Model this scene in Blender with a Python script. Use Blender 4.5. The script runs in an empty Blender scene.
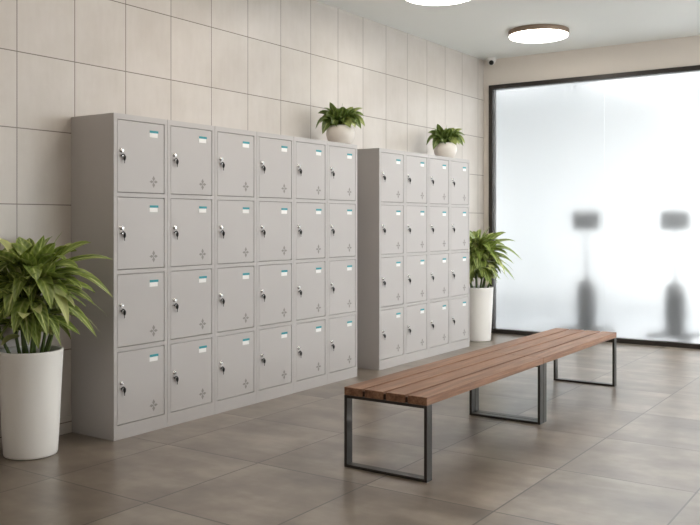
import bpy, bmesh, math, random
from mathutils import Vector, Matrix

C = bpy.context.scene.collection
TH = math.atan(586/860)
FWD = Vector((-math.sin(TH), math.cos(TH), 0))
RGT = Vector((math.cos(TH), math.sin(TH), 0))
CAM_Z = 1.234

# ------------------------------------------------------------------ materials
def srgb(r, g, b):
    f = lambda c: (c/255/12.92) if c/255 <= .04045 else ((c/255+.055)/1.055)**2.4
    return (f(r), f(g), f(b), 1)

class NT:
    def __init__(s, name):
        s.m = bpy.data.materials.new(name); s.m.use_nodes = True
        s.t = s.m.node_tree; s.n = s.t.nodes; s.n.clear()
        s.out = s.n.new('ShaderNodeOutputMaterial')
    def node(s, typ, props=None, **ins):
        n = s.n.new(typ)
        for k, v in (props or {}).items(): setattr(n, k, v)
        for k, v in ins.items():
            k = k.replace('_', ' ')
            tgt = n.inputs[int(k[1:])] if k[0] == 'i' and k[1:].isdigit() else n.inputs[k]
            if isinstance(v, bpy.types.NodeSocket): s.t.links.new(v, tgt)
            else: tgt.default_value = v
        return n
    def math(s, op, a, b=0.0, c=None):
        n = s.n.new('ShaderNodeMath'); n.operation = op
        for i, v in enumerate((a, b) if c is None else (a, b, c)):
            if isinstance(v, bpy.types.NodeSocket): s.t.links.new(v, n.inputs[i])
            else: n.inputs[i].default_value = v
        return n.outputs[0]
    def ramp(s, fac, stops):
        n = s.n.new('ShaderNodeValToRGB'); e = n.color_ramp.elements
        while len(e) < len(stops): e.new(.5)
        for el, (p, c) in zip(e, stops): el.position = p; el.color = c
        s.t.links.new(fac, n.inputs[0]); return n.outputs[0]
    def mix(s, fac, a, b, mode='MIX'):
        n = s.n.new('ShaderNodeMix'); n.data_type = 'RGBA'; n.blend_type = mode
        for i, v in ((0, fac), (6, a), (7, b)):
            if isinstance(v, bpy.types.NodeSocket): s.t.links.new(v, n.inputs[i])
            else: n.inputs[i].default_value = v
        return n.outputs[2]
    def surf(s, sock): s.t.links.new(sock, s.out.inputs[0]); return s.m
    def bsdf(s, **kw):
        n = s.node('ShaderNodeBsdfPrincipled', None, **kw); return s.surf(n.outputs[0])
    def noise(s, vec, scale, detail=4, rough=.55):
        return s.node('ShaderNodeTexNoise', None, Vector=vec, Scale=scale, Detail=detail, Roughness=rough).outputs[0]
    def bump(s, h, strength, dist=.01):
        return s.node('ShaderNodeBump', None, Height=h, Strength=strength, Distance=dist).outputs[0]

def g(v): return (v, v, v, 1)

def line_mask(nt, coord, origin, pitch, half):
    a = nt.math('DIVIDE', nt.math('SUBTRACT', coord, origin), pitch)
    fr = nt.math('ABSOLUTE', nt.math('SUBTRACT', nt.math('FRACT', a), .5))
    # fr -> .5 at the joint
    return nt.math('GREATER_THAN', fr, .5-half/pitch), nt.math('FLOOR', a)

def mat_floor():
    nt = NT('stone_floor_tiles')
    pos = nt.node('ShaderNodeNewGeometry').outputs['Position']
    s = nt.node('ShaderNodeSeparateXYZ', None, Vector=pos)
    lx, ix = line_mask(nt, s.outputs[0], -3.525, .6555, .004)
    ly, iy = line_mask(nt, s.outputs[1], 2.618, .756, .004)
    joint = nt.math('MAXIMUM', lx, ly)
    cell = nt.node('ShaderNodeCombineXYZ', None, X=ix, Y=iy, Z=0.0).outputs[0]
    off = nt.node('ShaderNodeTexWhiteNoise', None, Vector=cell)
    sh = nt.node('ShaderNodeVectorMath', {'operation': 'MULTIPLY_ADD'}, i0=off.outputs['Color'], i1=(7, 7, 7), i2=pos).outputs[0]
    n1 = nt.noise(sh, 2.2, 5, .55); n2 = nt.noise(sh, 9, 4, .5)
    st = nt.node('ShaderNodeMapping', None, Vector=sh, Scale=(1.2, 4.0, 1)).outputs[0]
    n3 = nt.noise(st, 1.6, 4, .5)
    v = nt.math('ADD', nt.math('ADD', nt.math('MULTIPLY', n1, .5), nt.math('MULTIPLY', n2, .18)), nt.math('MULTIPLY', n3, .32))
    col = nt.ramp(v, [(.32, srgb(86, 76, 65)), (.5, srgb(122, 111, 99)), (.68, srgb(160, 149, 136))])
    tone = nt.math('MULTIPLY_ADD', off.outputs['Value'], .16, .9)
    col = nt.mix(1.0, col, nt.node('ShaderNodeCombineXYZ', None, X=tone, Y=tone, Z=tone).outputs[0], 'MULTIPLY')
    col = nt.mix(joint, col, srgb(62, 55, 49))
    rough = nt.math('MULTIPLY_ADD', nt.noise(sh, 1.7, 2, .4), .05, .277)
    return nt.bsdf(Base_Color=col, Roughness=rough, Specular_IOR_Level=1.0)

def mat_walltile():
    nt = NT('glazed_wall_tiles')
    pos = nt.node('ShaderNodeNewGeometry').outputs['Position']
    s = nt.node('ShaderNodeSeparateXYZ', None, Vector=pos)
    ly, iy = line_mask(nt, s.outputs[1], 2.893, .3862, .0028)
    lz, iz = line_mask(nt, s.outputs[2], .0655, .4225, .0028)
    lz = nt.math('MULTIPLY', lz, nt.math('LESS_THAN', s.outputs[2], 2.9))
    joint = nt.math('MAXIMUM', ly, lz)
    cell = nt.node('ShaderNodeCombineXYZ', None, X=iy, Y=iz, Z=0.0).outputs[0]
    wn = nt.node('ShaderNodeTexWhiteNoise', None, Vector=cell)
    sh = nt.node('ShaderNodeVectorMath', {'operation': 'MULTIPLY_ADD'}, i0=wn.outputs['Color'], i1=(5, 5, 5), i2=pos).outputs[0]
    n = nt.noise(sh, 3.0, 6, .6)
    st = nt.node('ShaderNodeMapping', None, Vector=sh, Scale=(1, 9, 1.5)).outputs[0]
    n2 = nt.noise(st, 3.0, 4, .6)
    v = nt.math('ADD', nt.math('MULTIPLY', n, .75), nt.math('MULTIPLY', n2, .25))
    col = nt.ramp(v, [(.3, srgb(194, 187, 179)), (.7, srgb(208, 202, 196))])
    col = nt.mix(joint, col, srgb(118, 109, 100))
    h = nt.math('SUBTRACT', nt.math('MULTIPLY', n, .6), joint)
    return nt.bsdf(Base_Color=col, Roughness=nt.math('MULTIPLY_ADD', v, .3, .2), Normal=nt.bump(h, .18, .004))

def mat_plain(name, col, rough=.5, metal=0., var=.04, scale=6, bump=0., spec=.5):
    nt = NT(name)
    co = nt.node('ShaderNodeTexCoord').outputs['Object']
    n = nt.noise(co, scale, 4)
    k = nt.math('MULTIPLY_ADD', n, 2*var, 1-var)
    c = nt.mix(1.0, col, nt.node('ShaderNodeCombineXYZ', None, X=k, Y=k, Z=k).outputs[0], 'MULTIPLY')
    kw = dict(Base_Color=c, Roughness=rough, Metallic=metal, Specular_IOR_Level=spec)
    if bump: kw['Normal'] = nt.bump(nt.noise(co, scale*20, 3), bump, .002)
    return nt.bsdf(**kw)

def mat_wood(dark=False):
    nt = NT('oiled_wood')
    co = nt.node('ShaderNodeTexCoord').outputs['Object']
    s = nt.node('ShaderNodeSeparateXYZ', None, Vector=co)
    bi = nt.math('FLOOR', nt.math('DIVIDE', s.outputs[0], .1227))
    wn = nt.node('ShaderNodeTexWhiteNoise', {'noise_dimensions': '1D'}, W=bi)
    sh = nt.node('ShaderNodeVectorMath', {'operation': 'MULTIPLY_ADD'}, i0=wn.outputs['Color'], i1=(9, 9, 9), i2=co).outputs[0]
    st = nt.node('ShaderNodeMapping', None, Vector=sh, Scale=(14, .9, 14)).outputs[0]
    n = nt.noise(st, 2.4, 6, .62)
    st2 = nt.node('ShaderNodeMapping', None, Vector=sh, Scale=(60, 1.6, 60)).outputs[0]
    n2 = nt.noise(st2, 2.0, 3, .6)
    v = nt.math('ADD', nt.math('MULTIPLY', n, .65), nt.math('MULTIPLY', n2, .35))
    col = nt.ramp(v, [(.3, srgb(92, 65, 48)), (.5, srgb(134, 98, 75)), (.7, srgb(172, 131, 103))])
    return nt.bsdf(Base_Color=col, Roughness=.5, Normal=nt.bump(v, .15, .002), Specular_IOR_Level=.35)

def mat_leaf(name, dark, mid, light, edge):
    nt = NT(name)
    uv = nt.node('ShaderNodeUVMap', {'uv_map': 'UVMap'}).outputs[0]
    s = nt.node('ShaderNodeSeparateXYZ', None, Vector=uv)
    a = nt.math('ABSOLUTE', nt.math('MULTIPLY_ADD', s.outputs[0], 2.0, -1.0))
    uvr = nt.node('ShaderNodeUVMap', {'uv_map': 'Rand'}).outputs[0]
    r = nt.node('ShaderNodeSeparateXYZ', None, Vector=uvr)
    vein = nt.math('SINE', nt.math('MULTIPLY_ADD', a, -9.0, nt.math('MULTIPLY', s.outputs[1], 46.0)))
    n = nt.noise(nt.node('ShaderNodeVectorMath', {'operation': 'MULTIPLY_ADD'}, i0=uvr, i1=(17, 17, 17), i2=uv).outputs[0], 5, 4)
    k = nt.math('ADD', a, nt.math('MULTIPLY', nt.math('SUBTRACT', n, .5), .5))
    col = nt.ramp(k, [(.0, light), (.12, mid), (.5, dark), (.86, mid), (1.0, edge)])
    fac = nt.math('MULTIPLY_ADD', vein, .09, .1)
    col = nt.mix(fac, col, light)
    col = nt.mix(nt.math('MULTIPLY', r.outputs[0], .5), col, mid)
    col = nt.mix(nt.math('MULTIPLY', nt.math('GREATER_THAN', r.outputs[1], .82), .55), col, light)
    p = nt.node('ShaderNodeBsdfPrincipled', None, Base_Color=col, Roughness=.36, Specular_IOR_Level=.5)
    t = nt.node('ShaderNodeBsdfTranslucent', None, Color=col)
    m = nt.node('ShaderNodeMixShader', None, Fac=.14, i1=p.outputs[0], i2=t.outputs[0])
    return nt.surf(m.outputs[0])

def mat_emit(name, col, strength):
    nt = NT(name)
    co = nt.node('ShaderNodeTexCoord').outputs['Object']
    e = nt.node('ShaderNodeEmission', None, Color=col, Strength=strength)
    return nt.surf(e.outputs[0])

def mat_frost_front():
    nt = NT('frosted_glass_etched_face')
    pos = nt.node('ShaderNodeNewGeometry').outputs['Position']
    n = nt.noise(pos, 2.0, 3)
    b = nt.node('ShaderNodeBsdfGlass', {'distribution': 'GGX'}, Color=(.97, .985, .99, 1), Roughness=nt.math('MULTIPLY_ADD', n, .03, .335), IOR=1.45)
    gl = nt.node('ShaderNodeBsdfGlossy', None, Color=g(1), Roughness=.13)
    m = nt.node('ShaderNodeMixShader', None, Fac=.05, i1=b.outputs[0], i2=gl.outputs[0])
    return nt.surf(m.outputs[0])

def mat_frost_back():
    nt = NT('frosted_glass_milky_face')
    gl = nt.node('ShaderNodeBsdfGlass', None, Color=g(1), Roughness=.0, IOR=1.45)
    tr = nt.node('ShaderNodeBsdfTranslucent', None, Color=(.93, .96, .98, 1))
    m = nt.node('ShaderNodeMixShader', None, Fac=.025, i1=gl.outputs[0], i2=tr.outputs[0])
    return nt.surf(m.outputs[0])

M = {}
M['floor'] = mat_floor(); M['tile'] = mat_walltile()
M['paint'] = mat_plain('painted_plaster', srgb(232, 224, 215), .7, var=.02, scale=3)
M['ceiling'] = mat_plain('white_ceiling_paint', srgb(240, 243, 241), .8, var=.015, scale=2)
M['white_room'] = mat_plain('white_gym_wall_paint', srgb(238, 240, 241), .8, var=.02, scale=1)
M['gym_floor'] = mat_plain('grey_gym_floor', srgb(150, 153, 156), .5, var=.08, scale=2)
M['steel'] = mat_plain('grey_powder_coated_steel', srgb(186, 182, 180), .42, var=.012, scale=3, bump=.02)
M['door_steel'] = mat_plain('grey_powder_coated_door', srgb(188, 184, 182), .42, var=.012, scale=3, bump=.02)
M['dark_gap'] = mat_plain('shadow_gap_grey', srgb(128, 123, 118), .7)
M['vent'] = mat_plain('vent_hole_dark', srgb(144, 140, 136), .7)
M['chrome'] = mat_plain('polished_chrome', srgb(228, 228, 228), .16, 1.0, var=.02)
M['black'] = mat_plain('black_plastic', srgb(22, 21, 21), .4)
M['teal'] = mat_plain('teal_card_band', srgb(46, 150, 160), .5)
M['card'] = mat_plain('white_card', srgb(242, 242, 240), .5)
M['wood'] = mat_wood(); M['slot'] = mat_plain('shadowed_slot_brown', srgb(58, 38, 27), .8)
M['frame'] = mat_plain('dark_brushed_steel', srgb(70, 67, 64), .32, .85, var=.08, scale=12)
M['alu'] = mat_plain('dark_bronze_window_frame', srgb(52, 47, 43), .4, .3, var=.05)
M['bronze'] = mat_plain('bronze_lamp_ring', srgb(150, 130, 112), .4, .4)
M['glow'] = mat_emit('lamp_diffuser_glow', (1, .95, .87, 1), 13)
M['pot'] = mat_plain('white_glazed_pot', srgb(247, 245, 241), .35, var=.02, scale=4)
M['bowl'] = mat_plain('white_speckled_ceramic', srgb(232, 225, 217), .4, var=.05, scale=60)
M['soil'] = mat_plain('dark_potting_soil', srgb(52, 40, 32), .95, var=.4, scale=60, bump=.6)
M['stem'] = mat_plain('green_cane_stem', srgb(84, 104, 50), .5, var=.25, scale=30)
M['leaf'] = mat_leaf('variegated_broad_leaf', srgb(60, 84, 30), srgb(130, 152, 62), srgb(228, 230, 166), srgb(190, 200, 112))
M['leaf2'] = mat_leaf('dark_green_arching_leaf', srgb(58, 82, 34), srgb(98, 122, 52), srgb(176, 186, 112), srgb(104, 126, 58))
M['cam'] = mat_plain('white_camera_housing', srgb(226, 224, 220), .4)
M['machine'] = mat_plain('dark_machine_plastic', srgb(30, 31, 33), .5)
M['machine2'] = mat_plain('grey_machine_tube', srgb(140, 142, 145), .4, .3)
M['front'] = mat_frost_front(); M['back'] = mat_frost_back()

# ------------------------------------------------------------------ mesh helpers
def box(bm, lo, hi, mi=0):
    x0, y0, z0 = lo; x1, y1, z1 = hi
    v = [bm.verts.new(p) for p in ((x0,y0,z0),(x1,y0,z0),(x1,y1,z0),(x0,y1,z0),(x0,y0,z1),(x1,y0,z1),(x1,y1,z1),(x0,y1,z1))]
    fs = []
    for q in ((0,3,2,1),(4,5,6,7),(0,1,5,4),(1,2,6,5),(2,3,7,6),(3,0,4,7)):
        f = bm.faces.new([v[i] for i in q]); f.material_index = mi; fs.append(f)
    return v, fs

def bevbox(bm, lo, hi, r=.003, seg=2, mi=0):
    t = bmesh.new(); box(t, lo, hi, mi)
    bmesh.ops.bevel(t, geom=t.edges[:], offset=r, segments=seg, affect='EDGES', profile=.5)
    me = bpy.data.meshes.new('tmp'); t.to_mesh(me); t.free()
    bm.from_mesh(me); bpy.data.meshes.remove(me)

def lathe(bm, prof, seg=48, c=(0,0,0), axis='Z', cap=True):
    rings = []
    for r, z in prof:
        ring = []
        for k in range(seg):
            a = 2*math.pi*k/seg
            p = (r*math.cos(a), r*math.sin(a), z)
            if axis == 'X': p = (z, r*math.cos(a), r*math.sin(a))
            elif axis == 'Y': p = (r*math.sin(a), z, r*math.cos(a))
            ring.append(bm.verts.new((c[0]+p[0], c[1]+p[1], c[2]+p[2])))
        rings.append(ring)
    for a, b in zip(rings, rings[1:]):
        for k in range(seg):
            f = bm.faces.new((a[k], a[(k+1)%seg], b[(k+1)%seg], b[k])); f.smooth = True
    if cap:
        bm.faces.new(list(reversed(rings[0]))); bm.faces.new(rings[-1])

def tube(bm, pts, rad, seg=10, cap=True):
    pts = [Vector(p) for p in pts]; n = len(pts)
    rads = rad if isinstance(rad, (list, tuple)) else [rad]*n
    rings = []; up = Vector((.123, .345, 1)).normalized()
    for i, p in enumerate(pts):
        t = (pts[min(i+1, n-1)]-pts[max(i-1, 0)]).normalized()
        a = t.cross(up)
        if a.length < 1e-3: a = t.cross(Vector((1, 0, 0)))
        a.normalize(); b = t.cross(a)
        rings.append([bm.verts.new(p+(a*math.cos(2*math.pi*k/seg)+b*math.sin(2*math.pi*k/seg))*rads[i]) for k in range(seg)])
    for a, b in zip(rings, rings[1:]):
        for k in range(seg):
            f = bm.faces.new((a[k], a[(k+1)%seg], b[(k+1)%seg], b[k])); f.smooth = True
    if cap:
        bm.faces.new(list(reversed(rings[0]))); bm.faces.new(rings[-1])

def obj(name, bm, mats, parent=None, recalc=True):
    if recalc: bmesh.ops.recalc_face_normals(bm, faces=bm.faces[:])
    me = bpy.data.meshes.new(name); bm.to_mesh(me); bm.free()
    for m in (mats if isinstance(mats, (list, tuple)) else [mats]): me.materials.append(m)
    o = bpy.data.objects.new(name, me); C.objects.link(o)
    if parent: o.parent = parent
    return o

def tag(o, label, cat, group=None):
    o['label'] = label; o['category'] = cat
    if group: o['group'] = group
    return o

def thing(name, label, cat, loc=(0,0,0), rz=0, group=None):
    o = bpy.data.objects.new(name, None); C.objects.link(o)
    o.empty_display_size = .1
    o.location = loc; o.rotation_euler = (0, 0, rz)
    return tag(o, label, cat, group)

def struct(name, bm, m, parent=None):
    o = obj(name, bm, m, parent); o['kind'] = 'structure'; return o

KIDS = {}
def children(o): return [c for c in C.objects if c.parent == o]
def copy_tree(o, parent=None):
    c = o.copy(); C.objects.link(c)
    if parent: c.parent = parent
    for ch in children(o): copy_tree(ch, c)
    return c

# ------------------------------------------------------------------ the room
WX, GY, CZ = -4.2, 8.83, 3.05          # tiled wall, glazed wall, ceiling
RX, FY = 3.2, -2.2                     # the sides the photo does not show
bm = bmesh.new(); box(bm, (WX, FY, -.06), (RX, GY+.04, 0)); struct('floor', bm, M['floor'])
bm = bmesh.new(); box(bm, (WX-.15, FY-.15, CZ), (RX+.15, GY+.15, CZ+.1)); struct('ceiling', bm, M['ceiling'])
bm = bmesh.new(); box(bm, (WX-.15, FY-.15, -.06), (WX, GY+.15, CZ)); struct('wall_left', bm, M['tile'])
bm = bmesh.new(); box(bm, (RX, FY-.15, -.06), (RX+.15, GY+.15, CZ)); struct('wall_right', bm, M['paint'])
bm = bmesh.new(); box(bm, (WX, FY-.15, -.06), (RX, FY, CZ)); struct('wall_front', bm, M['paint'])
FX0, FZ1 = -4.125, 2.757
bm = bmesh.new()
box(bm, (WX, GY, FZ1), (RX, GY+.15, CZ)); box(bm, (WX, GY, 0), (FX0, GY+.15, FZ1))
struct('wall_back', bm, M['paint'])
bm = bmesh.new(); box(bm, (WX, FY, 0), (WX+.008, GY, .102)); struct('baseboard_left', bm, M['tile'])

# glazed wall: dark frame and satin glass panes
win = bpy.data.objects.new('window_1', None); C.objects.link(win); win['kind'] = 'structure'
bm = bmesh.new()
y0, y1 = GY-.03, GY+.07
bevbox(bm, (FX0, y0, 0), (FX0+.048, y1, FZ1), .003)
bevbox(bm, (FX0+.048, y0, FZ1-.046), (RX, y1, FZ1), .003)
bevbox(bm, (FX0+.048, y0, 0), (RX, y1, .046), .003)
struct('window_frame', bm, M['alu'], win)
xs = [FX0+.048, -2.84, -1.58, -.32, .94, 2.2, RX]
for a, b in zip(xs, xs[1:]):
    bm = bmesh.new()
    v, fs = box(bm, (a+.001-(.02 if a == xs[0] else 0), GY+.012, .03), (b-.0002, GY+.024, FZ1-.03))
    fs[4].material_index = 1      # the face towards the gym
    struct('window_pane', bm, [M['front'], M['back']], win)

# the gym behind the satin glass
GX0, GX1, GY1 = -6.0, 3.6, 13.2
bm = bmesh.new(); box(bm, (GX0, GY+.04, -.06), (GX1, GY1, -.001)); struct('floor_gym', bm, M['gym_floor'])
bm = bmesh.new(); box(bm, (GX0, GY1, -.06), (GX1, GY1+.1, 3.1)); struct('wall_gym_back', bm, M['white_room'])
bm = bmesh.new(); box(bm, (GX0-.1, GY+.15, -.06), (GX0, GY1, 3.1)); struct('wall_gym_left', bm, M['white_room'])
bm = bmesh.new(); box(bm, (GX1, GY+.15, -.06), (GX1+.1, GY1, 3.1)); struct('wall_gym_right', bm, M['white_room'])
bm = bmesh.new(); box(bm, (GX0, GY+.15, 3.05), (GX1, GY1, 3.15)); struct('ceiling_gym', bm, M['white_room'])
bm = bmesh.new(); box(bm, (GX0, GY+.1, -.06), (WX-.15, GY+.15, 3.1)); struct('wall_gym_front', bm, M['white_room'])

# ------------------------------------------------------------------ lockers
LW, LH, LD, LX = .411, 1.85, .372, -3.825
ST, GAP = .024, .0032
DOOR_Z0, DOOR_H, DOOR_G = .08, .4165, .024

def locker_column():
    t = thing('locker', '', 'locker')
    w0, w1 = .001, LW-.001
    bm = bmesh.new()
    box(bm, (-LD, w0, 0), (-.02, w1, LH))
    box(bm, (-.02, w0, 0), (0, w0+ST, LH)); box(bm, (-.02, w1-ST, 0), (0, w1, LH))
    a, b = w0+ST, w1-ST
    box(bm, (-.02, a, 0), (0, b, DOOR_Z0))
    for k in range(4):
        z = DOOR_Z0+(k+1)*DOOR_H+k*DOOR_G
        box(bm, (-.02, a, z), (0, b, z+DOOR_G if k < 3 else LH))
    # darker sheet behind each door, gap shade put into its colour
    for k in range(4):
        z = DOOR_Z0+k*(DOOR_H+DOOR_G)
        box(bm, (-.0199, a, z), (-.0185, b, z+DOOR_H), 1)
    obj('cabinet_body', bm, [M['steel'], M['dark_gap']], t)
    for k in range(4):
        z = DOOR_Z0+k*(DOOR_H+DOOR_G)
        bm = bmesh.new()
        bevbox(bm, (-.017, a+GAP, z+GAP), (-.001, b-GAP, z+DOOR_H-GAP), .0022, 2)
        d = obj('door', bm, M['door_steel'], t)
        yl, dz = a+.030, z+.239
        bm = bmesh.new()      # lock: round rosette and cylinder
        lathe(bm, [(.012, -.001), (.012, .002), (.010, .004), (.0085, .004), (.0085, .012), (.007, .014)], 20, (0, yl, dz), 'X')
        lathe(bm, [(.0045, 0), (.0045, .012), (.003, .014)], 12, (-.001, yl-.001, dz-.03), 'X')
        obj('lock', bm, M['chrome'], d)
        bm = bmesh.new()      # key hanging from the lock
        tube(bm, [(.010, yl-.008, dz-.034), (.013, yl-.005, dz-.025), (.015, yl+.001, dz-.021), (.016, yl+.008, dz-.024), (.015, yl+.013, dz-.03)], .0036, 8)
        prof = [(0, .0), (.007, .004), (.0085, .012), (.0075, .022), (.004, .029), (.0025, .032)]
        n0 = len(bm.verts)
        lathe(bm, [(max(r, .0005), -zz) for r, zz in prof], 12, (.013, yl+.0135, dz-.026))
        box(bm, (.0115, yl+.0118, dz-.073), (.0135, yl+.0155, dz-.056))
        obj('key', bm, M['black'], d)
        yc, zc = a+.276, z+DOOR_H-.066
        bm = bmesh.new()
        box(bm, (-.001, yc-.034, zc-.019), (.0006, yc+.030, zc+.007), 0)
        box(bm, (-.001, yc-.031, zc+.007), (.0010, yc+.036, zc+.021), 1)
        obj('card_plate', bm, [M['card'], M['teal']], d)
        yc, zc = a+.275, z+.070
        bm = bmesh.new()
        for dy, dzz in ((1,0),(-1,0),(0,1),(0,-1)):
            cy, cz, ry, rz = yc+dy*.0165, zc+dzz*.0185, .0165 if dy else .0115, .0092 if dy else .0175
            q = [bm.verts.new((-.0004, cy+p[0]*ry, cz+p[1]*rz)) for p in ((-1,0),(0,-1),(1,0),(0,1))]
            bm.faces.new(q)
        obj('vent', bm, M['vent'], d, recalc=False)
    return t

big = ['grey steel locker column with broad exposed side panel, next to the floor-standing leafy plant',
       'grey four-door locker column in the six-wide bank, second from the floor plant',
       'grey four-door locker column in the six-wide bank, third from the floor plant',
       'grey four-door locker column in the six-wide bank, fourth from the floor plant',
       'grey four-door locker column second from the gap end of the six-wide bank',
       'grey four-door locker column ending the six-wide bank at the gap, under a bowl plant']
small = ['grey locker column with shaded side panel, starting the four-wide bank at the gap',
         'pale grey four-door locker column in the four-wide bank, second from the gap',
         'pale grey four-door locker column in the four-wide bank, third from the gap',
         'pale grey locker column ending the four-wide bank, beside the far tall white planter']
proto = locker_column()
n = 0
for bank, y0, sc, grp in ((big, 3.251, 1.0, 'locker columns of the six-wide bank'), (small, 6.046, 1.018, 'locker columns of the four-wide bank')):
    for i, lab in enumerate(bank):
        o = proto if n == 0 else copy_tree(proto)
        n += 1
        o.location = (LX, y0+i*LW*sc, 0); o.scale = (1, sc, 1)
        tag(o, lab, 'locker', grp)

# ------------------------------------------------------------------ benches
def make_bench():
    t = thing('slat_bench', '', 'bench')
    L, W, Z, T = 1.462, .476, .403, .040
    bw, gp = .1062, .0171
    bm = bmesh.new()
    for k in range(4):
        x = k*(bw+gp)
        bevbox(bm, (x, .002, Z-T), (x+bw, L-.002, Z), .0016, 1)
        if k < 3: box(bm, (x+bw-.001, .010, Z-T+.002), (x+bw+gp+.001, L-.010, Z-.013), 1)  # dark brown strips stand in for the shade between slats
    obj('seat', bm, [M['wood'], M['slot']], t)
    th, bwid = .016, .052
    for y in (.001, L-.001-bwid):
        bm = bmesh.new()
        bevbox(bm, (0, y, 0), (th, y+bwid, Z-T), .0015, 1)
        bevbox(bm, (W-th, y, 0), (W, y+bwid, Z-T), .0015, 1)
        bevbox(bm, (th, y, 0), (W-th, y+bwid, .014), .0015, 1)
        bevbox(bm, (th, y, Z-T-.014), (W-th, y+bwid, Z-T), .0015, 1)
        obj('leg_frame', bm, M['frame'], t)
    return t
b1 = make_bench()
b1.location = (-2.466, 3.565, 0)
tag(b1, 'brown wooden slat bench with dark steel loop legs, nearer one of the end-to-end pair', 'bench', 'slat benches set end to end')
b2 = copy_tree(b1); b2.location = (-2.466, 3.565+1.463, 0)
tag(b2, 'brown wooden slat bench with dark steel loop legs, the one reaching toward the frosted glass', 'bench', 'slat benches set end to end')

# ------------------------------------------------------------------ plants
def leaf(bm, uvl, rl, base, ctrl, tip, width, fold=.25, rnd=random, nseg=9, roll=0.0, peak=.42):
    base, ctrl, tip = Vector(base), Vector(ctrl), Vector(tip)
    side0 = None; rows = []
    rv = (rnd.random(), rnd.random())
    for i in range(nseg+1):
        t = i/nseg
        p = base*(1-t)**2+ctrl*2*t*(1-t)+tip*t*t
        d = ((ctrl-base)*(1-t)+(tip-ctrl)*t).normalized()
        s = d.cross(Vector((0, 0, 1)))
        if s.length < .08: s = side0 if side0 else Vector((1, .3, 0))
        s.normalize()
        if side0 is not None and s.dot(side0) < 0: s = -s
        side0 = s
        nrm = s.cross(d).normalized()
        if roll: s = (s*math.cos(roll)+nrm*math.sin(roll)); nrm = s.cross(d).normalized()
        # lance outline: narrow stalk, full middle, pointed tip
        e = t**(math.log(.5)/math.log(peak))
        w = width*.68*max(.05, math.sin(math.pi*e)**.75) if t < .999 else width*.01
        lift = fold*w
        wave = .05*width*math.sin(9*t+rv[0]*6)
        rows.append([(p+s*(w*u)+nrm*(lift*abs(u)**1.3+wave*abs(u)), (u*.5+.5, t)) for u in (-1, -.5, 0, .5, 1)])
    vs = [[bm.verts.new(q[0]) for q in r] for r in rows]
    for i in range(nseg):
        for j in range(4):
            f = bm.faces.new((vs[i][j], vs[i][j+1], vs[i+1][j+1], vs[i+1][j])); f.smooth = True
            for lp, (a, b) in zip(f.loops, ((i, j), (i, j+1), (i+1, j+1), (i+1, j))):
                lp[uvl].uv = rows[a][b][1]; lp[rl].uv = rv

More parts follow.
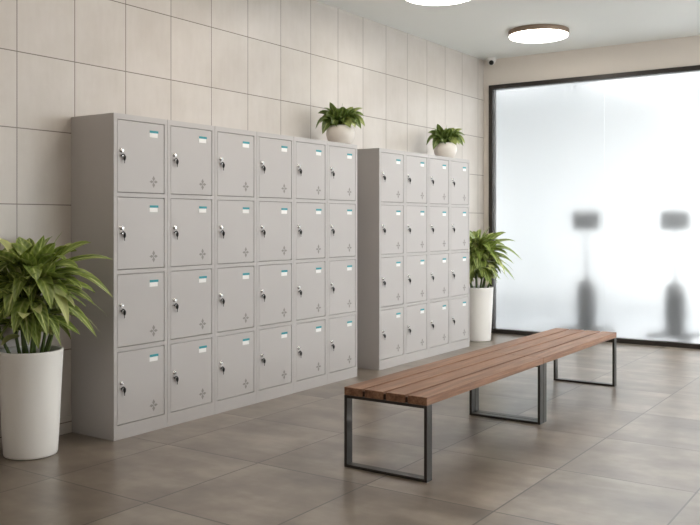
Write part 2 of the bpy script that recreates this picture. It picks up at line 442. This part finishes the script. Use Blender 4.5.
def floor_plant():
    rnd = random.Random(11)
    t = thing('potted_plant', '', 'potted plant')
    bm = bmesh.new()      # tall tapering planter
    prof = [(.120, 0), (.1345, .004), (.138, .015), (.146, .16), (.155, .35), (.164, .535), (.1665, .549), (.1655, .556), (.160, .558),
            (.152, .556), (.149, .548), (.147, .50)]
    lathe(bm, prof, 64)
    obj('planter', bm, M['pot'], t)
    bm = bmesh.new(); lathe(bm, [(.001, .522), (.05, .526), (.10, .521), (.1475, .517)], 40, cap=False); obj('soil', bm, M['soil'], t)
    tops = []
    for k, (x, y, hgt, lean) in enumerate(((-.055, .0, .30, -.05), (-.015, -.045, .36, -.02), (.018, -.05, .24, .03), (.055, -.01, .33, .05),
                                           (.0, .045, .40, .0), (-.035, .05, .22, -.06), (.05, .05, .28, .07), (.085, -.035, .2, .06), (-.09, -.03, .2, -.07))):
        p0 = Vector((x, y, .512)); p2 = Vector((x+lean, y*1.4, .53+hgt)); p1 = (p0+p2)/2+Vector((x*.3, y*.3, .02))
        bm = bmesh.new()
        pts = [p0*(1-s)**2+p1*2*s*(1-s)+p2*s*s for s in [i/6 for i in range(7)]]
        tube(bm, pts, [.010-.004*i/6 for i in range(7)], 8)
        obj('stem', bm, M['stem'], t); tops.append((pts, p2))
    bm = bmesh.new(); uvl = bm.loops.layers.uv.new('UVMap'); rl = bm.loops.layers.uv.new('Rand')
    def L(base, tip, arch, w, depth=0., **kw):
        # base/tip given as (sideways, away, up)
        b, e = Vector(base), Vector(tip)
        c = (b+e)/2+Vector((0, 0, arch)); c.x += kw.pop('cx', 0)
        leaf(bm, uvl, rl, b, c, e, w, rnd=rnd, **kw)
    # long arching leaves reaching sideways
    L((.06, -.02, .93), (.455, -.06, .838), .17, .046, roll=-.5)
    L((.08, .03, .98), (.305, .05, 1.122), .07, .055, roll=-.6)
    L((.10, .0, .90), (.345, -.05, .952), .06, .042, roll=-.5)
    L((.09, -.03, .86), (.365, -.08, .80), .10, .04, roll=-.5)
    L((.10, -.05, .80), (.375, -.08, .63), .13, .044, roll=-.5)
    L((.04, .05, 1.0), (.145, .08, 1.185), .02, .022)
    L((.10, .04, .98), (.415, .08, 1.03), .07, .034, roll=-.6)
    L((.12, .02, .84), (.39, .08, .72), .10, .018)
    L((.12, .05, .78), (.34, .10, .63), .09, .015)
    L((.06, -.05, .74), (.20, -.11, .585), .08, .034)
    L((-.06, -.02, .93), (-.45, -.06, .84), .17, .042)
    L((-.08, .03, .98), (-.38, .05, 1.05), .10, .05)
    L((-.09, -.03, .86), (-.38, -.08, .76), .11, .045)
    L((-.10, -.05, .80), (-.36, -.06, .63), .12, .045)
    # broad upright leaves
    L((-.02, -.04, .94), (-.205, -.04, 1.155), .09, .095)
    L((-.03, .05, .98), (-.10, .10, 1.155), .03, .085)
    L((.0, .0, .92), (.02, -.02, 1.115), .0, .105, cx=-.03)
    L((.03, -.03, .94), (.085, -.05, 1.165), .02, .075)
    L((.05, .04, .95), (.18, .12, 1.12), .04, .075)
    L((-.06, -.03, .90), (-.16, -.10, 1.06), .05, .085)
    L((.02, .08, .95), (-.02, .22, 1.12), .03, .085)
    # broad front leaves that droop
    for b, e, a, w in (((-.02, -.08, .92), (-.035, -.23, .752), .10, .072), ((.02, -.09, .84), (.012, -.26, .672), .09, .070),
                       ((.06, -.07, .94), (.185, -.22, .79), .11, .066), ((.10, -.05, .92), (.255, -.17, .70), .13, .062),
                       ((.04, -.10, .82), (.165, -.22, .655), .09, .060), ((-.06, -.08, .90), (-.15, -.24, .715), .11, .075),
                       ((-.05, -.09, .80), (-.125, -.25, .632), .10, .070), ((-.10, -.06, .90), (-.27, -.15, .74), .12, .068),
                       ((.02, -.08, .98), (.10, -.19, .93), .09, .075), ((-.01, -.07, 1.0), (-.09, -.2, .97), .08, .075),
                       ((.07, -.05, .99), (.225, -.12, 1.03), .08, .070), ((.0, -.10, .78), (.07, -.22, .61), .08, .055),
                       ((-.08, -.06, .78), (-.22, -.14, .60), .09, .055), ((.09, -.07, .86), (.25, -.17, .86), .10, .058)):
        L(b, e, a, w)
    # fuller flanks
    for sgn in (1, -1):
        for b, e, a, w in (((.07, .0, .95), (.27, -.06, .99), .08, .075), ((.08, -.04, .90), (.30, -.10, .90), .09, .07), ((.09, .03, .86), (.31, .04, .84), .09, .07),
                           ((.09, -.05, .82), (.28, -.13, .78), .09, .065), ((.08, .04, .78), (.27, .05, .70), .10, .06), ((.07, -.06, .74), (.22, -.15, .66), .08, .055),
                           ((.06, .05, 1.0), (.22, .1, 1.08), .06, .07), ((.03, -.08, .73), (.10, -.2, .60), .07, .05), ((.05, .07, .72), (.17, .16, .60), .07, .05)):
            L((sgn*b[0], b[1], b[2]), (sgn*e[0]+rnd.uniform(-.02, .02), e[1], e[2]+rnd.uniform(-.02, .02)), a, w, roll=rnd.uniform(-.6, .6))
    # inner leaves filling the crown all round
    for k in range(76):
        az = rnd.uniform(0, 2*math.pi); el = rnd.uniform(-.75, 1.15)
        ln = rnd.uniform(.15, .27)
        bz = rnd.uniform(.72, 1.0); br = rnd.uniform(.0, .09)
        d = Vector((math.cos(az)*math.cos(el), math.sin(az)*math.cos(el), math.sin(el)))
        b = Vector((math.cos(az)*br, math.sin(az)*br, bz)); e = b+d*ln
        e.z = min(e.z, 1.15); e.z = max(e.z, .60)
        L(b, e, rnd.uniform(.02, .09), rnd.uniform(.045, .08), roll=rnd.uniform(-.5, .5))
    # small leaves low on the canes
    for k in range(30):
        az = rnd.uniform(0, 2*math.pi); ln = rnd.uniform(.09, .15); bz = rnd.uniform(.62, .76)
        b = Vector((math.cos(az)*.06, math.sin(az)*.06, bz)); e = b+Vector((math.cos(az)*ln, math.sin(az)*ln, rnd.uniform(-.07, .05)))
        L(b, e, .03, rnd.uniform(.03, .05), roll=rnd.uniform(-.7, .7))
    # the wall stops the leaves on its side
    for v in bm.verts:
        wx = v.co.x*math.cos(TH)-v.co.y*math.sin(TH)
        if wx < -.11:
            nx = -.11-.085*math.tanh((-.11-wx)/.085)
            v.co.x += (nx-wx)*math.cos(TH); v.co.y -= (nx-wx)*math.sin(TH)
    obj('foliage', bm, M['leaf'], t, recalc=False)
    return t

def bowl_plant():
    rnd = random.Random(4)
    t = thing('potted_plant', '', 'potted plant')
    bm = bmesh.new()
    prof = [(.068, 0), (.078, .002), (.088, .012), (.105, .045), (.114, .075), (.115, .098), (.108, .128), (.095, .150), (.091, .152), (.087, .148), (.085, .13)]
    lathe(bm, prof, 56); obj('bowl', bm, M['bowl'], t)
    bm = bmesh.new(); lathe(bm, [(.001, .137), (.04, .139), (.087, .134)], 32, cap=False); obj('soil', bm, M['soil'], t)
    bm = bmesh.new(); uvl = bm.loops.layers.uv.new('UVMap'); rl = bm.loops.layers.uv.new('Rand')
    def L(b, e, a, w, **kw):
        b, e = Vector(b), Vector(e); c = (b+e)/2+Vector((0, 0, a))
        leaf(bm, uvl, rl, b, c, e, w, rnd=rnd, **kw)
    S = ((-.086, -.02, .327, .02, .046), (.178, .02, .288, .055, .055), (.19, -.03, .215, .10, .045), (.198, -.02, .135, .13, .040), (.165, -.06, .108, .13, .045),
         (.12, -.10, .115, .10, .040), (-.13, .0, .285, .06, .045), (-.18, -.02, .24, .08, .042), (-.198, -.03, .115, .15, .042), (-.14, -.09, .065, .16, .052),
         (-.06, -.12, .14, .09, .052), (-.165, .05, .17, .11, .045), (.08, -.10, .18, .08, .045), (.03, -.12, .16, .08, .045), (.06, -.04, .27, .04, .045),
         (-.02, -.06, .27, .04, .05), (.10, .05, .30, .04, .045), (-.04, .06, .30, .03, .045), (.015, .02, .295, .0, .04), (.14, .10, .2, .09, .045),
         (-.10, .12, .2, .09, .045), (0, .14, .2, .09, .045), (.06, .12, .14, .11, .045), (.13, -.05, .235, .07, .05), (-.11, -.07, .215, .07, .05), (-.03, -.13, .12, .09, .045), (.08, -.13, .11, .1, .045), (-.09, -.12, .12, .1, .045), (.125, -.08, .16, .1, .045), (.0, -.10, .20, .07, .05))
    for x, y, z, a, w in S:
        d = Vector((x, y, 0)); b = d*.16
        L((b.x, b.y, .135), (x, y, z+.012), a+.012, w*1.3, roll=rnd.choice((-1, 1))*rnd.uniform(.35, .95), peak=.5)
    for k in range(34):
        az = rnd.uniform(0, 2*math.pi); r = rnd.uniform(.08, .17)
        L((math.cos(az)*.03, math.sin(az)*.03, .14), (math.cos(az)*r, math.sin(az)*r, rnd.uniform(.14, .30)), rnd.uniform(.03, .09), rnd.uniform(.04, .06), roll=rnd.uniform(-.9, .9))
    obj('foliage', bm, M['leaf2'], t, recalc=False)
    bm = bmesh.new(); tube(bm, [(.0, .0, .135), (.006, .0, .25), (.018, .01, .335)], [.003, .002, .001], 6); obj('stem', bm, M['stem'], t)
    return t

p = floor_plant(); p.location = (-3.98, 2.825, 0); p.rotation_euler.z = TH
tag(p, 'leafy green plant in tall white planter on the floor beside the six-wide locker bank', 'potted plant', 'tall planters on the floor')
q = copy_tree(p); q.location = (-3.955, 8.167, 0)
tag(q, 'leafy green plant in tall white planter in the corner by the frosted glass wall', 'potted plant', 'tall planters on the floor')
p = bowl_plant(); p.location = (-3.94, 5.645, LH+.001); p.rotation_euler.z = TH
tag(p, 'arching green plant in round white bowl on top of the six-wide locker bank', 'potted plant', 'bowl plants on the lockers')
q = copy_tree(p); q.location = (-3.94, 7.425, LH+.001); q.rotation_euler.z = TH+.12; q.scale = (.98, .98, .98)
tag(q, 'arching green plant in round white bowl on top of the four-wide locker bank', 'potted plant', 'bowl plants on the lockers')

# ------------------------------------------------------------------ ceiling lamps and camera dome
def ceiling_lamp():
    t = thing('ceiling_lamp', '', 'ceiling light')
    bm = bmesh.new(); lathe(bm, [(.285, 0), (.302, 0), (.304, -.004), (.304, -.042), (.302, -.046), (.296, -.046), (.294, -.04), (.285, -.036)], 72, cap=False)
    obj('lamp_ring', bm, M['bronze'], t)
    bm = bmesh.new(); lathe(bm, [(.293, -.04), (.295, -.05), (.291, -.060), (.28, -.0635), (.2, -.065), (.001, -.0655)], 72, cap=True)
    obj('diffuser', bm, M['glow'], t)
    return t
l1 = ceiling_lamp(); l1.location = (-3.118, 7.755, CZ); l1.scale = (.93, .93, 1)
tag(l1, 'round bronze-rimmed glowing ceiling lamp nearer the frosted glass wall, seen whole', 'ceiling light', 'round ceiling lamps')
l2 = copy_tree(l1); l2.location = (-3.20, 5.93, CZ)
tag(l2, 'round glowing ceiling lamp farther from the frosted glass, above the gap between locker banks', 'ceiling light', 'round ceiling lamps')

t = thing('security_camera', 'small white dome security camera in the ceiling corner above the glass wall', 'security camera', (-4.065, GY-.085, CZ))
bm = bmesh.new(); lathe(bm, [(.052, 0), (.055, -.004), (.055, -.026), (.05, -.032), (.045, -.034), (.045, -.042), (.040, -.058), (.028, -.072), (.012, -.080), (.001, -.082)], 36); obj('housing', bm, M['cam'], t)
bm = bmesh.new(); 
d = Vector((.35, -.8, -.42)).normalized()
mt = d.to_track_quat('Z', 'Y').to_matrix().to_4x4(); mt.translation = Vector((0, 0, -.042))+d*.02
lathe(bm, [(.026, 0), (.026, .022), (.022, .028), (.001, .030)], 24)
bmesh.ops.transform(bm, matrix=mt, verts=bm.verts[:]); obj('lens', bm, M['black'], t)

# ------------------------------------------------------------------ machines behind the glass
def machine():
    t = thing('exercise_machine', '', 'exercise machine')
    bm = bmesh.new(); bevbox(bm, (-.155, -.03, 1.15), (.155, .03, 1.355), .03, 3); obj('console', bm, M['machine'], t)
    bm = bmesh.new(); tube(bm, [(0, 0, .35), (0, 0, .8), (0, 0, 1.2)], .016, 12); obj('mast', bm, M['machine2'], t)
    bm = bmesh.new(); lathe(bm, [(.07, .03), (.095, .06), (.108, .2), (.11, .40), (.09, .54), (.03, .6)], 28); obj('motor_housing', bm, M['machine'], t)
    bm = bmesh.new()
    bevbox(bm, (-.30, -.045, 0), (.30, .045, .05), .012, 2); bevbox(bm, (-.04, -.35, .0), (.04, .35, .045), .01, 2)
    obj('base', bm, M['machine'], t)
    return t
def floor_at(px, Y):
    a = (px-350)/860; d = Y/(FWD.y+RGT.y*a); return d*(FWD.x+RGT.x*a)
m1 = machine(); m1.location = (floor_at(586.5, 9.55), 9.55, 0); m1.rotation_euler.z = TH
tag(m1, 'blurred dark exercise machine with console behind the frosted glass, nearer the locker wall', 'exercise machine', 'machines behind the frosted glass')
m2 = copy_tree(m1); m2.location = (floor_at(675.5, 9.55), 9.55, 0)
tag(m2, 'blurred dark exercise machine behind the frosted glass, farther from the locker wall', 'exercise machine', 'machines behind the frosted glass')

# ------------------------------------------------------------------ lights
def area(name, loc, rot, sx, sy, power, col=(1, 1, 1), shape='RECTANGLE'):
    l = bpy.data.lights.new(name, 'AREA'); l.shape = shape; l.size = sx
    if shape == 'RECTANGLE': l.size_y = sy
    l.energy = power; l.color = col
    o = bpy.data.objects.new(name, l); C.objects.link(o); o.location = loc; o.rotation_euler = rot
    return o
warm = (1, .88, .76)
GYM = 104
for y, k in ((4.1, 9), (2.3, 7)):
    area('unseen_overhead_light', (-3.2, y, CZ-.07), (0, 0, 0), .58, .58, k, warm, 'DISK')
area('unseen_overhead_light', (-1.8, .5, CZ-.07), (0, 0, 0), .58, .58, 9, warm, 'DISK')  # unseen fill added to lift the near locker side and planter
for y, k in ((7.7, 20), (5.9, 19), (4.1, 13), (2.3, 8)):
    area('unseen_overhead_light', (-.4, y, CZ-.07), (0, 0, 0), .58, .58, k, warm, 'DISK')  # unseen overhead fill row, added to light the room from the right
# gym: rows of ceiling panels
for x, k in ((-4.6, .08), (-2.6, .3), (-.6, 1.25), (1.4, 1.7)):
    for y in (9.35, 9.95):
        area('gym_panel_light', (x, y, 3.03), (0, 0, 0), 1.5, .5, GYM*k, (1, .995, .985))
# unseen cool fill added at the right wall to brighten the locker fronts
area('side_fill_light', (RX-.03, 6.4, 1.75), (0, math.radians(90), 0), 1.8, 4.4, 138, (.89, .96, 1))

w = bpy.data.worlds.new('world'); bpy.context.scene.world = w; w.use_nodes = True
w.node_tree.nodes['Background'].inputs[0].default_value = (.8, .85, .9, 1)
w.node_tree.nodes['Background'].inputs[1].default_value = .3

# ------------------------------------------------------------------ camera
cd = bpy.data.cameras.new('camera'); co = bpy.data.objects.new('camera', cd); C.objects.link(co)
cd.sensor_width = 36; cd.lens = 860/700*36
cd.shift_y = -(262.5-222)/700
co.location = (0, 0, CAM_Z); co.rotation_euler = (math.pi/2, 0, TH)
cd.clip_start = .05
sc = bpy.context.scene; sc.camera = co
sc.view_settings.view_transform = 'Standard'
sc.view_settings.look = 'None'
sc.view_settings.exposure = 0.0
